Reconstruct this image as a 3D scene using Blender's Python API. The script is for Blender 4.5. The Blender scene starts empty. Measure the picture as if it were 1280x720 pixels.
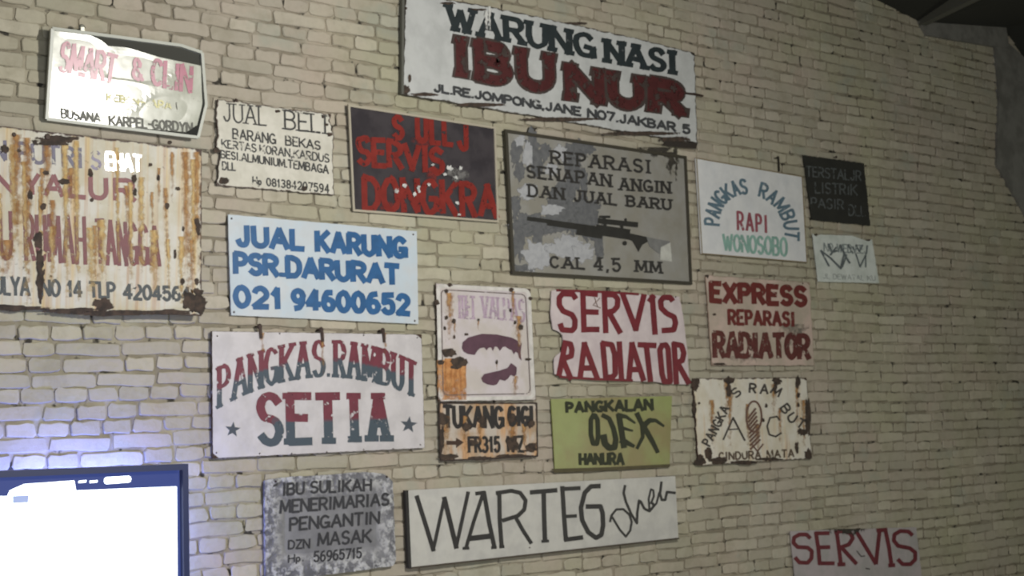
import bpy, math, random
from mathutils import Vector, Matrix
random.seed(7)
SC = bpy.context.scene
COL = SC.collection

# ------------------------------------------------------------------ camera
F_PX = 1679.17
YAW, PITCH, ROLL = math.radians(38.132), math.radians(5.467), math.radians(-1.484)
WY = 4.593                       # the brick wall's mortar plane
CAM = Vector((0, 0, 1.5))
cy, sy, cp, sp, cr, sr = math.cos(YAW), math.sin(YAW), math.cos(PITCH), math.sin(PITCH), math.cos(ROLL), math.sin(ROLL)
FW = Vector((sy*cp, cy*cp, sp)); R0 = Vector((cy, -sy, 0)); U0 = R0.cross(FW)
RT = cr*R0 + sr*U0; UP = -sr*R0 + cr*U0
cam_d = bpy.data.cameras.new('camera'); cam = bpy.data.objects.new('camera', cam_d); COL.objects.link(cam)
cam_d.sensor_width = 36; cam_d.lens = F_PX/1280*36; cam_d.clip_start = .05
m = Matrix((RT, UP, -FW)).transposed().to_4x4(); m.translation = CAM; cam.matrix_world = m
cam_d.dof.use_dof = True; cam_d.dof.focus_distance = 1.9; cam_d.dof.aperture_fstop = 14
SC.camera = cam

# ------------------------------------------------------------------ world, lamps, exposure
SC.view_settings.view_transform = 'Standard'; SC.view_settings.look = 'None'
SC.view_settings.gamma = 1; SC.view_settings.use_curve_mapping = False
SC.view_settings.exposure = 0.0
wd = bpy.data.worlds.new('world'); SC.world = wd; wd.use_nodes = True
wd.node_tree.nodes['Background'].inputs[0].default_value = (.64, .66, .62, 1)
wd.node_tree.nodes['Background'].inputs[1].default_value = .075

def lamp(kind, name, loc, power, col, size, target=None, sy_=None):
    l = bpy.data.lights.new(name, kind); l.energy = power; l.color = col
    if kind == 'AREA':
        l.size = size
        if sy_: l.shape = 'RECTANGLE'; l.size_y = sy_
    else: l.shadow_soft_size = size
    o = bpy.data.objects.new(name, l); COL.objects.link(o); o.location = loc
    if target is not None: o.rotation_euler = (Vector(target)-Vector(loc)).to_track_quat('-Z', 'Y').to_euler()
    return o
sp = lamp('SPOT', 'shaded_bulb', (2.5, 1.35, 2.6), 300, (1, .97, .90), .11, (2.6, WY, 1.75))
sp.data.spot_size = math.radians(150); sp.data.spot_blend = 1
lamp('AREA', 'cool_fill', (.6, -.2, 1.3), 60, (.92, .95, 1), 1.6, (2.0, WY, 1.6), 1.4)  # added soft cool fill from beside the camera; no doorway stands there
lamp('POINT', 'right_fill', (6.9, .9, 1.1), 66, (.97, .98, .80), .2)  # added light that lifts the wall's dim right side; no source known
lamp('AREA', 'bloom_fill', (1.64, 4.42, 1.08), 20, (.20, .27, 1), .5, (1.64, 6, 1.08), .36)  # added blue light behind the screen, imitating lens bloom on the wall

# ------------------------------------------------------------------ helpers
def lin(c):
    return tuple(((v/255)/12.92 if v/255 <= .04045 else ((v/255+.055)/1.055)**2.4) for v in c) + (1,)
def ray(px, py):
    return FW + RT*((px-640)/F_PX) - UP*((py-360)/F_PX)
def at(px, py, off=0.0):
    """point on the plane 'off' metres in front of the wall seen at this pixel of the photograph"""
    d = ray(px, py); return CAM + d*((WY-off)/d.y)
def mesh(name, verts, faces, mat=None, parent=None, attr=None, smooth=False):
    me = bpy.data.meshes.new(name); me.from_pydata([tuple(v) for v in verts], [], faces)
    if mat: me.materials.append(mat)
    for k, vals in (attr or {}).items():
        a = me.attributes.new(k, 'FLOAT', 'POINT'); a.data.foreach_set('value', vals)
    if smooth: me.polygons.foreach_set('use_smooth', [True]*len(me.polygons))
    me.update()
    o = bpy.data.objects.new(name, me); COL.objects.link(o)
    if parent: o.parent = parent
    return o
def box(vs, fs, a, b, up, w, h):
    """bar from a to b, w across, h along 'up'"""
    d = (b-a).normalized(); s = d.cross(up).normalized(); u = s.cross(d)
    n = len(vs)
    for p in (a, b):
        for i, j in ((-1,-1),(1,-1),(1,1),(-1,1)): vs.append(p + s*(i*w/2) + u*(j*h/2))
    fs += [(n,n+1,n+2,n+3),(n+7,n+6,n+5,n+4)] + [(n+(k+1)%4, n+k, n+4+k, n+4+(k+1)%4) for k in range(4)]

# ------------------------------------------------------------------ materials
class NT:
    def __init__(s, name):
        s.m = bpy.data.materials.new(name); s.m.use_nodes = True; s.t = s.m.node_tree
        s.b = s.t.nodes['Principled BSDF']; s.out = s.t.nodes['Material Output']
    def n(s, typ, **kw):
        nd = s.t.nodes.new(typ)
        for k, v in kw.items(): setattr(nd, k, v)
        return nd
    def l(s, a, b): s.t.links.new(a, b)
    def co(s, kind='Object', scale=(1,1,1)):
        if kind == 'World': src = s.n('ShaderNodeNewGeometry').outputs['Position']
        else: src = s.n('ShaderNodeTexCoord').outputs[kind]
        mp = s.n('ShaderNodeMapping'); mp.inputs['Scale'].default_value = scale
        s.l(src, mp.inputs[0]); return mp.outputs[0]
    def noise(s, co, scale, detail=3, rough=.55):
        nd = s.n('ShaderNodeTexNoise'); nd.inputs['Scale'].default_value = scale
        nd.inputs['Detail'].default_value = detail; nd.inputs['Roughness'].default_value = rough
        s.l(co, nd.inputs['Vector']); return nd.outputs[0]
    def step(s, v, a, b):
        nd = s.n('ShaderNodeMapRange'); nd.clamp = True
        nd.inputs[1].default_value = a; nd.inputs[2].default_value = b
        s.l(v, nd.inputs[0]); return nd.outputs[0]
    def math(s, op, a, b):
        nd = s.n('ShaderNodeMath', operation=op)
        for i, v in enumerate((a, b)):
            if isinstance(v, (int, float)): nd.inputs[i].default_value = v
            else: s.l(v, nd.inputs[i])
        return nd.outputs[0]
    def mix(s, f, a, b):
        nd = s.n('ShaderNodeMix', data_type='RGBA')
        if isinstance(f, (int, float)): nd.inputs[0].default_value = f
        else: s.l(f, nd.inputs[0])
        for i, v in ((6, a), (7, b)):
            if isinstance(v, tuple): nd.inputs[i].default_value = v
            else: s.l(v, nd.inputs[i])
        return nd.outputs[2]
    def bump(s, v, dist, strength=1):
        nd = s.n('ShaderNodeBump'); nd.inputs['Distance'].default_value = dist; nd.inputs['Strength'].default_value = strength
        s.l(v, nd.inputs['Height']); s.l(nd.outputs[0], s.b.inputs['Normal'])
    def attr(s, name):
        return s.n('ShaderNodeAttribute', attribute_name=name).outputs['Fac']
    def alpha(s, v): s.l(v, s.b.inputs['Alpha'])

def plain(name, c, rough=.6, metal=0, emit=None, es=1):
    t = NT(name); t.b.inputs['Base Color'].default_value = lin(c); t.b.inputs['Roughness'].default_value = rough
    t.b.inputs['Metallic'].default_value = metal
    if emit: t.b.inputs['Emission Color'].default_value = lin(emit); t.b.inputs['Emission Strength'].default_value = es
    return t.m

RUST, RUSTD, TAN = (140, 84, 44), (62, 42, 34), (196, 160, 110)
def board_mat(name, c, c2=None, patch=(.45, .6), pscale=7, streak=None, streakc=TAN, sx=28, sz=1.6,
              spots=None, spotc=RUSTD, spsc=22, edge=0, edgec=RUSTD, rough=.42, bump=.0006, bscale=9, metal=0, seed=0):
    t = NT(name)
    co = t.n('ShaderNodeVectorMath', operation='ADD'); t.l(t.co(), co.inputs[0]); co.inputs[1].default_value = (seed*3.7, 0, seed*1.9)
    co = co.outputs[0]
    g = t.noise(co, 14, 5, .65)
    dull = lambda q: tuple(v*.74 for v in lin(q)[:3])+(1,)
    c = dull(c); c2 = dull(c2) if c2 else tuple(v*.8 for v in c[:3])+(1,)
    col = t.mix(t.step(t.noise(co, pscale, 5, .6), *patch), c, c2)
    col = t.mix(t.math('MULTIPLY', t.step(g, .4, .75), .35), col, tuple(v*.72 for v in c[:3])+(1,))
    if streak:
        mp = t.n('ShaderNodeMapping'); mp.inputs['Scale'].default_value = (sx, 1, sz); t.l(co, mp.inputs[0])
        s1 = t.step(t.noise(mp.outputs[0], 1, 3, .5), *streak)
        mp2 = t.n('ShaderNodeMapping'); mp2.inputs['Scale'].default_value = (sx*2.3, 1, sz*1.3); t.l(co, mp2.inputs[0])
        col = t.mix(t.math('MULTIPLY', s1, .85), col, t.mix(t.step(t.noise(mp2.outputs[0], 1, 3, .5), .45, .62), lin(streakc), lin((172, 126, 80))))
    if spots:
        col = t.mix(t.step(t.noise(co, spsc, 4, .6), *spots), col, lin(spotc))
    if edge:
        e = t.math('DIVIDE', t.attr('edge'), edge)
        e = t.math('ADD', e, t.math('MULTIPLY', t.math('SUBTRACT', t.noise(co, 26, 5, .7), .5), 3.2))
        col = t.mix(t.step(e, .75, .25), col, lin(edgec))
    t.l(col, t.b.inputs['Base Color'])
    t.b.inputs['Roughness'].default_value = rough; t.b.inputs['Metallic'].default_value = metal
    t.bump(t.noise(co, bscale, 3, .5), bump*10, 1)
    return t.m

_pm = {}
def paint(c, chip=0.0, c2=None, split=(.45, .55), rough=.5, chsc=30, alpha=1.0):
    key = (c, chip, c2, split, chsc, alpha)
    if key in _pm: return _pm[key]
    t = NT('sign_paint'); co = t.co()
    col = lin(c)
    base = t.mix(t.step(t.noise(co, 20, 4, .6), .35, .7), col, tuple(v*.72 for v in col[:3])+(1,))
    if c2: base = t.mix(t.step(t.attr('tone'), *split), lin(c2), base)
    t.l(base, t.b.inputs['Base Color']); t.b.inputs['Roughness'].default_value = rough
    if chip or alpha < 1:
        a = t.step(t.noise(co, chsc, 5, .65), chip, chip+.06) if chip else None
        a = t.math('MULTIPLY', a, alpha) if a is not None else t.math('ADD', alpha, 0)
        t.alpha(a)
    _pm[key] = t.m; return t.m
def stain_mat(name, c, c2=None, hard=.1, thr=.45, scale=30):
    """rust or dirt laid over the sheet: alpha from the 'tone' attribute broken up by noise"""
    t = NT(name); co = t.co(); c2 = c2 or c
    t.l(t.mix(t.step(t.noise(co, 40, 4, .6), .4, .6), lin(c), lin(c2)), t.b.inputs['Base Color'])
    t.b.inputs['Roughness'].default_value = .85
    a = t.math('ADD', t.attr('tone'), t.math('MULTIPLY', t.math('SUBTRACT', t.noise(co, scale, 5, .6), .5), 1.5))
    t.alpha(t.step(a, thr, thr+hard)); return t.m
M_STREAK = stain_mat('rust_streak', (182, 142, 92), (156, 112, 68), .7, .28, 45)
M_TAN = stain_mat('pale_rust_streak', (205, 182, 132), (190, 156, 100), .6, .2, 45)
M_SPOT = stain_mat('rust_spot', (78, 64, 54), (54, 46, 40), .15, .45, 60)
M_GREY = stain_mat('grey_stain', (104, 105, 106), (92, 93, 95), .08, .35, 45)
M_DARKEDGE = stain_mat('dark_stain', (70, 66, 56), (54, 50, 44), .2, .45, 40)
M_NAIL = plain('nail_iron', (66, 52, 46), .6, .3)
M_WIRE = plain('wire_dark', (60, 56, 50), .6, .5)

# ------------------------------------------------------------------ stroke letters
def arc(cx, cy_, rx, ry, a0, a1, n=9):
    return [(cx+rx*math.cos(math.radians(a0+(a1-a0)*i/n)), cy_+ry*math.sin(math.radians(a0+(a1-a0)*i/n))) for i in range(n+1)]
G = {
'A': (1, [[(0,0),(.5,1)],[(.5,1),(1,0)],[(.2,.34),(.8,.34)]]),
'B': (.85, [[(0,0),(0,1)],[(0,1),(.5,1)]+arc(.5,.76,.4,.24,90,-90,6)+[(0,.52)],[(.5,.52)]+arc(.52,.26,.46,.26,90,-90,6)+[(0,0)]]),
'C': (.85, [arc(.52,.5,.52,.5,42,318,12)]),
'D': (.9, [[(0,0),(0,1)],[(0,1),(.4,1)]+arc(.42,.5,.56,.5,90,-90,9)+[(0,0)]]),
'E': (.75, [[(0,0),(0,1)],[(0,1),(1,1)],[(0,.52),(.8,.52)],[(0,0),(1,0)]]),
'F': (.72, [[(0,0),(0,1)],[(0,1),(1,1)],[(0,.52),(.8,.52)]]),
'G': (.9, [arc(.52,.5,.52,.5,45,345,12),[(.55,.42),(1,.42)],[(1,.42),(1,.05)]]),
'H': (.85, [[(0,0),(0,1)],[(1,0),(1,1)],[(0,.5),(1,.5)]]),
'I': (.28, [[(.5,0),(.5,1)]]),
'J': (.7, [[(.85,1),(.85,.28)]+arc(.45,.28,.4,.28,0,-170,6)]),
'K': (.9, [[(0,0),(0,1)],[(1,1),(.05,.42)],[(.3,.56),(1,0)]]),
'L': (.7, [[(0,0),(0,1)],[(0,0),(1,0)]]),
'M': (1.15, [[(0,0),(.08,1)],[(.08,1),(.5,.15)],[(.5,.15),(.92,1)],[(.92,1),(1,0)]]),
'N': (.9, [[(0,0),(0,1)],[(0,1),(1,0)],[(1,0),(1,1)]]),
'O': (.9, [arc(.5,.5,.5,.5,90,450,16)]),
'P': (.78, [[(0,0),(0,1)],[(0,1),(.5,1)]+arc(.52,.74,.46,.26,90,-90,6)+[(0,.48)]]),
'R': (.85, [[(0,0),(0,1)],[(0,1),(.5,1)]+arc(.52,.74,.44,.26,90,-90,6)+[(0,.48)],[(.45,.48),(1,0)]]),
'S': (.8, [arc(.5,.75,.46,.25,30,265,8)+arc(.5,.25,.48,.26,85,-150,8)]),
'T': (.85, [[(.5,0),(.5,1)],[(0,1),(1,1)]]),
'U': (.85, [[(0,1),(0,.35)]+arc(.5,.35,.5,.35,180,360,8)+[(1,1)]]),
'V': (.95, [[(0,1),(.5,0)],[(.5,0),(1,1)]]),
'W': (1.3, [[(0,1),(.27,0)],[(.27,0),(.5,.85)],[(.5,.85),(.73,0)],[(.73,0),(1,1)]]),
'X': (.9, [[(0,0),(1,1)],[(0,1),(1,0)]]),
'Y': (.9, [[(0,1),(.5,.45)],[(1,1),(.5,.45)],[(.5,.45),(.5,0)]]),
'Z': (.85, [[(0,1),(1,1)],[(1,1),(0,0)],[(0,0),(1,0)]]),
'0': (.8, [arc(.5,.5,.5,.5,90,450,16)]),
'1': (.45, [[(.6,0),(.6,1)],[(.6,1),(.1,.72)]]),
'2': (.8, [arc(.5,.7,.46,.3,160,-30,8)+[(0,0)],[(0,0),(1,0)]]),
'3': (.8, [arc(.45,.75,.45,.25,140,-90,7),arc(.45,.26,.5,.26,90,-150,8)]),
'4': (.85, [[(.7,0),(.7,1)],[(.7,1),(0,.28)],[(0,.28),(1,.28)]]),
'5': (.8, [[(.9,1),(.15,1)],[(.15,1),(.1,.55)],[(.1,.55)]+arc(.48,.32,.48,.33,120,-150,9)]),
'6': (.8, [arc(.5,.3,.46,.3,0,360,12),[(.04,.32),(.1,.7),(.35,.95),(.75,1)]]),
'7': (.8, [[(0,1),(1,1)],[(1,1),(.35,0)]]),
'8': (.8, [arc(.5,.75,.42,.25,0,360,10),arc(.5,.26,.48,.26,0,360,10)]),
'9': (.8, [arc(.5,.7,.46,.3,0,360,12),[(.96,.68),(.9,.3),(.6,.03),(.25,0)]]),
'&': (.9, [arc(.45,.75,.3,.25,-30,220,7)+[(.95,0)],[(.3,.55)]+arc(.42,.26,.4,.27,130,350,7)]),
'.': (.2, [[(.5,0),(.5,.06)]]), ',': (.2, [[(.6,.06),(.2,-.15)]]), '-': (.5, [[(.1,.45),(.9,.45)]]), '/': (.5, [[(0,0),(1,1)]]),
'p': (.6, [[(0,-.3),(0,.55)], arc(.4,.3,.45,.28,150,-150,8)]), ' ': (.45, []), '*': (.4, [[(.2,.3),(.8,.7)],[(.2,.7),(.8,.3)]]),
}
class Ink:
    """flat brush strokes, drawn in the sign's own plane"""
    def __init__(s, sign, layer=1): s.s = sign; s.v = []; s.f = []; s.t = []; s.layer = layer; s.i = 0
    def pt(s, x, y, tone=1): s.v.append(s.s.P(x, y, .0004+.0004*s.layer+.000016*(s.i % 24))); s.t.append(tone); return len(s.v)-1
    def stroke(s, pts, w, tones=None, contrast=0, cap=.35, rnd=True, w1=None):
        tones = tones or [1]*len(pts)
        for i in range(len(pts)-1):
            (x0,y0),(x1,y1) = pts[i], pts[i+1]; L = math.hypot(x1-x0, y1-y0)
            if L < 1e-6: continue
            dx, dy = (x1-x0)/L, (y1-y0)/L
            fa, fb = i/(len(pts)-1), (i+1)/(len(pts)-1)
            k = 1-contrast*abs(dx)
            wa = (w if w1 is None else w+(w1-w)*fa)*k; wb = (w if w1 is None else w+(w1-w)*fb)*k
            ea = cap*wa if i == 0 else 0; eb = cap*wb if i == len(pts)-2 else 0
            ax, ay, bx, by = x0-dx*ea, y0-dy*ea, x1+dx*eb, y1+dy*eb
            s.i += 1
            q = [s.pt(ax-dy*wa/2, ay+dx*wa/2, tones[i]), s.pt(bx-dy*wb/2, by+dx*wb/2, tones[i+1]),
                 s.pt(bx+dy*wb/2, by-dx*wb/2, tones[i+1]), s.pt(ax+dy*wa/2, ay-dx*wa/2, tones[i])]
            s.f.append(tuple(q[::-1]))
            if i > 0: s.disc(x0, y0, wa/2, tones[i])
    def disc(s, x, y, r, tone=1, n=8, rag=0, sq=1):
        s.i += 1
        s.f.append(tuple([s.pt(x+r*(1+random.uniform(-rag, rag))*math.cos(2*math.pi*k/n), y+sq*r*(1+random.uniform(-rag, rag))*math.sin(2*math.pi*k/n), tone) for k in range(n)][::-1]))
    def poly(s, pts, tone=1):
        s.f.append(tuple(s.pt(x, y, tone) for x, y in pts))
    def text(s, txt, fn, w, serif=0, contrast=0, jit=.02, gap=.28, cap=.3, slant=0):
        ws = [G[c][0] for c in txt]; g = gap; tot = sum(ws)+g*(len(txt)-1); x = 0
        for c, cw in zip(txt, ws):
            for pl in G[c][1]:
                P = [(px_+random.uniform(-jit, jit), py_+random.uniform(-jit, jit)) for px_, py_ in pl]
                Q = [fn((x+px_*cw)/tot, py_) for px_, py_ in P]
                s.stroke(Q, w, [py_ for _, py_ in P], contrast, cap)
                if serif:
                    if c == 'T' and pl[0][0] == .5: pl = [(.5, .0), (.5, .9)]
                    for e, nb in ((0, 1), (-1, -2)):
                        a, b = pl[e], pl[nb]
                        if (a[1] < .02 or a[1] > .98) and abs(a[1]-b[1]) > .25:
                            y = min(max(a[1], 0), 1)
                            c0 = fn((x+a[0]*cw)/tot, y); c1 = fn((x+a[0]*cw)/tot+.02, y); L = math.hypot(c1[0]-c0[0], c1[1]-c0[1]); hl = w*(.5+serif*3)
                            ux, uy = (c1[0]-c0[0])/L*hl, (c1[1]-c0[1])/L*hl
                            s.stroke([(c0[0]-ux, c0[1]-uy), (c0[0]+ux, c0[1]+uy)], w*.7, [y, y], 0, .1)
            x += cw+g
    def done(s, mat, name='lettering', label=None):
        if not s.f: return
        o = s.s.part(name, s.v, s.f, mat, {'tone': s.t})
        if label: o['label'] = label
        return o
def quad(x0, t0, b0, x1, t1, b1, lean=.03):
    """text box: left x, top y, bottom y; right x, top y, bottom y"""
    def f(u, v):
        t, b = t0+(t1-t0)*u, b0+(b1-b0)*u
        return x0+(x1-x0)*u+lean*(1-v)*(b-t), b+(t-b)*v
    return f

# ------------------------------------------------------------------ signs
class Sign:
    def __init__(s, name, label, cat, c, off=.024, tx=0, tz=0):
        """c: the four corners TL, TR, BR, BL; tx, tz: slight lean of the board sideways and forwards"""
        s.c = c; cx, cy_ = sum(p[0] for p in c)/4, sum(p[1] for p in c)/4
        s.off = off; s.tx = tx; s.tz = tz; o = at(cx, cy_, off); s.o = o
        s.e = bpy.data.objects.new(name, None); COL.objects.link(s.e); s.e.location = o; s.e.empty_display_size = .1
        s.e['label'] = label; s.e['category'] = cat
    def P(s, x, y, lift=0):
        d = ray(x, y)               # plane: (WY-off) - Y = tx*(X-ox) + tz*(Z-oz) + lift
        o = s.o; k = (o.y - CAM.y - lift + s.tx*(o.x-CAM.x) + s.tz*(o.z-CAM.z))/(d.y + s.tx*d.x + s.tz*d.z)
        return CAM + d*k - s.o
    def part(s, name, v, f, mat, attr=None, smooth=False): return mesh(name, v, f, mat, s.e, attr, smooth)
    def board(s, mat, edges=None, rag=0.0, th=.006, nu=36, nv=24, name='board', dent=0, label=None, lift=0):
        c = s.c; E = dict(t=[c[0], c[1]], r=[c[1], c[2]], b=[c[3], c[2]], l=[c[0], c[3]])
        if edges: E.update(edges)
        def samp(pl, n):
            L = [0]
            for a, b in zip(pl, pl[1:]): L.append(L[-1]+math.hypot(b[0]-a[0], b[1]-a[1]))
            out = []
            for i in range(n+1):
                d = L[-1]*i/n; k = max(j for j in range(len(pl)-1) if L[j] <= d+1e-9 or j == 0)
                f = (d-L[k])/max(L[k+1]-L[k], 1e-9)
                j = (random.uniform(-rag, rag), random.uniform(-rag, rag)) if 0 < i < n else (0, 0)
                out.append((pl[k][0]+(pl[k+1][0]-pl[k][0])*f+j[0], pl[k][1]+(pl[k+1][1]-pl[k][1])*f+j[1]))
            return out
        T, B, L_, R_ = samp(E['t'], nu), samp(E['b'], nu), samp(E['l'], nv), samp(E['r'], nv)
        W = (s.P(*T[0])-s.P(*T[-1])).length; H = (s.P(*L_[0])-s.P(*L_[-1])).length
        v = []; e = []; f = []
        for j in range(nv+1):
            q = j/nv
            for i in range(nu+1):
                p = i/nu
                x, y = [(1-q)*T[i][k]+q*B[i][k]+(1-p)*L_[j][k]+p*R_[j][k]
                        - ((1-p)*(1-q)*T[0][k]+p*(1-q)*T[-1][k]+(1-p)*q*B[0][k]+p*q*B[-1][k]) for k in (0, 1)]
                dd = 0
                if dent: dd = dent*(math.sin(p*7+q*3)*math.sin(q*5+1))*min(p, 1-p, q, 1-q)*4
                v.append(s.P(x, y, lift - abs(dd)*.3)); e.append(min(p*W, (1-p)*W, q*H, (1-q)*H))
        I = lambda i, j: j*(nu+1)+i
        for j in range(nv):
            for i in range(nu): f.append((I(i,j), I(i,j+1), I(i+1,j+1), I(i+1,j)))
        ring = [I(i,0) for i in range(nu)]+[I(nu,j) for j in range(nv)]+[I(i,nv) for i in range(nu,0,-1)]+[I(0,j) for j in range(nv,0,-1)]
        n0 = len(v)
        for r in ring: v.append(v[r]+Vector((0, th, 0))); e.append(0)
        m_ = len(ring)
        for k in range(m_): f.append((ring[k], ring[(k+1)%m_], n0+(k+1)%m_, n0+k))
        f.append(tuple(n0+k for k in range(m_)))
        o = s.part(name, v, f, mat, {'edge': e})
        if label: o['label'] = label
        return o
    def text(s, txt, box_, w, mat, layer=1, lean=.03, **kw):
        fn = quad(*box_, lean=lean) if isinstance(box_, tuple) else box_
        gap = kw.get('gap', .28); tot = sum(G[c][0] for c in txt)+gap*(len(txt)-1); x = 0
        for word in txt.split(' '):          # one painted word, one part
            L = sum(G[c][0] for c in word)+gap*(len(word)-1)
            if word:
                k = Ink(s, layer); k.text(word, (lambda x0, L0: lambda u, v: fn((x0+u*L0)/tot, v))(x, L), w, **kw); k.done(mat)
            x += L+gap+G[' '][0]+gap
    def frame(s, pts, w, d, mat, name='frame', lift=.001, closed=True):
        v = []; f = []; n = len(pts)
        for i in range(n if closed else n-1):
            a, b = s.P(*pts[i], lift), s.P(*pts[(i+1)%n], lift)
            dr = (b-a).normalized()*w*(.5 if i % 2 == 0 else -.5)
            if n > 4 or not closed: dr = dr*0
            box(v, f, a-dr, b+dr, Vector((0, 1, 0)), w, d)
        return s.part(name, v, f, mat)
    def stains(s, items, mat, name='rust_streak', layer=3, wob=.6):
        """vertical runs: (x, y0, y1, width) fading downwards, each a part of its own"""
        for i, (x, y0, y1, w) in enumerate(items):
            v = []; t = []; f = []; N = 6; ly = .0004+.0003*layer+.00003*i
            for j in range(N+1):
                q = j/N; xx = x+random.uniform(-wob, wob)
                for k in (-1, 0, 1):
                    v.append(s.P(xx+k*w/2+.03*(y1-y0)*q*.5, y0+(y1-y0)*q, ly)); t.append((1-.75*q)*(1 if k == 0 else .25))
            for j in range(N):
                for k in (0, 1):
                    a = j*3+k; f.append((a, a+3, a+4, a+1))
            s.part(name, v, f, mat, {'tone': t})
    def blobs(s, items, mat, name='rust_spot', layer=5, rag=.25, n=14):
        """round-ish patches (x, y, rx, ry), solid inside and ragged at the rim, each a part of its own"""
        for i, (x, y, rx, ry) in enumerate(items):
            ly = .0004+.0003*layer+.00003*i; v = [s.P(x, y, ly)]; t = [1.0]; f = []
            for ring, tn in ((.6, .9), (1.15, .0)):
                for k in range(n):
                    a = 2*math.pi*k/n; r = ring*(1+random.uniform(-rag, rag))
                    v.append(s.P(x+rx*r*math.cos(a), y+ry*r*math.sin(a), ly)); t.append(tn)
            for k in range(n):
                k2 = (k+1) % n
                f.append((0, 1+k2, 1+k)); f.append((1+k, 1+k2, 1+n+k2, 1+n+k))
            s.part(name, v, f, mat, {'tone': t})
    def shape(s, pts, mat, name, layer=2, label=None):
        # painted figure, triangulated outline
        from mathutils.geometry import tessellate_polygon
        v = [s.P(x, y, .0004+.0004*layer) for x, y in pts]
        tr = tessellate_polygon([[Vector((x, -y, 0)) for x, y in pts]])
        o = s.part(name, v, [tuple(t) for t in tr], mat, {'tone': [1.0]*len(v)})
        if label: o['label'] = label
        return o
    def nail(s, x, y, r=.006, long=None, name='nail', mat=None):
        c = s.P(x, y, .004); v = []; f = []; n = 8; back = WY-.002-s.o.y
        for yy, rr in ((c.y, r*.7), (c.y+.003, r), (c.y+.004, r*.4), (back, r*.4)):
            for k in range(n): v.append(Vector((c.x+rr*math.cos(k*math.pi/4), yy, c.z+rr*math.sin(k*math.pi/4))))
        f.append(tuple(range(n)))
        for q in range(3):
            for k in range(n): f.append((q*n+k, q*n+(k+1)%n, (q+1)*n+(k+1)%n, (q+1)*n+k)[::-1])
        if long:       # a rusty iron strap hooked over the board's edge
            a = s.P(x, y, .004); b = s.P(long[0], long[1], .004); box(v, f, a, b, Vector((0,1,0)), r*1.1, .004)
        return s.part(name, v, f, mat or M_NAIL)

# ------------------------------------------------------------------ setting: brick wall
def wall_material(name, k=1.0, mortar=False):
    t = NT(name); w = t.co('World')
    rnd = t.math('FRACT', t.math('ADD', t.n('ShaderNodeObjectInfo').outputs['Random'], t.n('ShaderNodeNewGeometry').outputs['Random Per Island']), 0)
    base = t.mix(t.step(t.noise(w, 1.1, 3, .6), .38, .64), lin((176, 167, 152)), lin((172, 168, 142)))
    base = t.mix(t.math('MULTIPLY', t.step(t.noise(w, 2.7, 4, .6), .5, .68), .6), base, lin((180, 164, 150)))
    base = t.mix(t.math('MULTIPLY', t.step(t.noise(w, 4.3, 4, .6), .58, .7), .55), base, lin((158, 162, 148)))
    if not mortar:
        base = t.mix(t.math('MULTIPLY', t.step(rnd, .55, 1), .35), base, lin((152, 150, 134)))
        base = t.mix(t.math('MULTIPLY', t.step(rnd, .30, 0), .35), base, lin((206, 200, 182)))
    fine = t.noise(w, 34, 5, .7)
    base = t.mix(t.math('MULTIPLY', t.step(fine, .45, .8), .3), base, lin((140, 136, 118)))
    base = t.mix(t.math('MULTIPLY', t.step(t.noise(w, 8, 5, .7), .5, .72), .38), base, lin((132, 124, 102)))
    if mortar:
        fill = t.step(t.noise(w, 6, 4, .6), .36, .6)
        base = t.mix(t.math('ADD', t.math('MULTIPLY', fill, .68), .14), base, lin((122, 114, 97)))
        base = t.mix(t.step(t.noise(w, 15, 4, .65), .57, .64), base, lin((52, 48, 40)))
    t.l(base, t.b.inputs['Base Color']); t.b.inputs['Roughness'].default_value = .8
    h = t.math('ADD', t.noise(w, 11, 3, .5), t.math('MULTIPLY', fine, .45)); t.bump(h, .009, .8)
    return t.m
M_BRICK = wall_material('limewashed_brick'); M_MORTAR = wall_material('old_mortar', mortar=True)
M_CONC = board_mat('grey_render', (146, 144, 138), (126, 124, 118), rough=.9, bump=.001)
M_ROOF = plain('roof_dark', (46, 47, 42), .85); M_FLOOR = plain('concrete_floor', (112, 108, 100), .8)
M_BEAM = plain('roof_beam', (96, 96, 88), .8)

def bx(name, x0, y0, z0, x1, y1, z1, mat, parent=None):
    v = [(x, y, z) for x in (x0, x1) for y in (y0, y1) for z in (z0, z1)]
    return mesh(name, v, [(0,1,3,2),(4,6,7,5),(0,4,5,1),(2,3,7,6),(0,2,6,4),(1,5,7,3)], mat, parent)
wall = bx('wall_back', .3, WY, 0, 9.6, WY+.12, 4.6, M_MORTAR); wall['kind'] = 'structure'
fl = bx('floor', -2, -3, -.1, 9.6, WY+.12, 0, M_FLOOR); fl['kind'] = 'structure'

def brick_geo(w, h, seed):
    r = random.Random(seed); o = []; a, b = w/2, h/2; c = .008
    base = [(-a,-b+c),(-a+c,-b),(-a*.3,-b),(a*.35,-b),(a-c,-b),(a,-b+c),(a,b-c),(a-c,b),(a*.3,b),(-a*.3,b),(-a+c,b),(-a,b-c)]
    n = len(base); j = .0042
    out = [(x+r.uniform(-j, j), z+r.uniform(-j, j)) for x, z in base]
    d = .007+r.uniform(-.002, .002); tl, tr = r.uniform(-.003, .003), r.uniform(-.0015, .0015)
    v = [(x, .004, z) for x, z in out]
    v += [(x*(1-.0015/a), -d*.6, z*(1-.0015/b)) for x, z in out]
    v += [(x*(1-.0048/a), -d-tl*x/a-tr*z/b, z*(1-.0048/b)) for x, z in out]
    f = []
    for q in (0, 1):
        for k in range(n): f.append((q*n+k, q*n+(k+1)%n, (q+1)*n+(k+1)%n, (q+1)*n+k))
    f.append(tuple(2*n+k for k in range(n)))
    return v, f
COURSE, PITCH_S = .0548, .2265
z_ref = at(63, 445).z
x_ref = at(54, 412).x
occ = []    # signs' outlines in the photograph, to know which bricks can be seen
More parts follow.
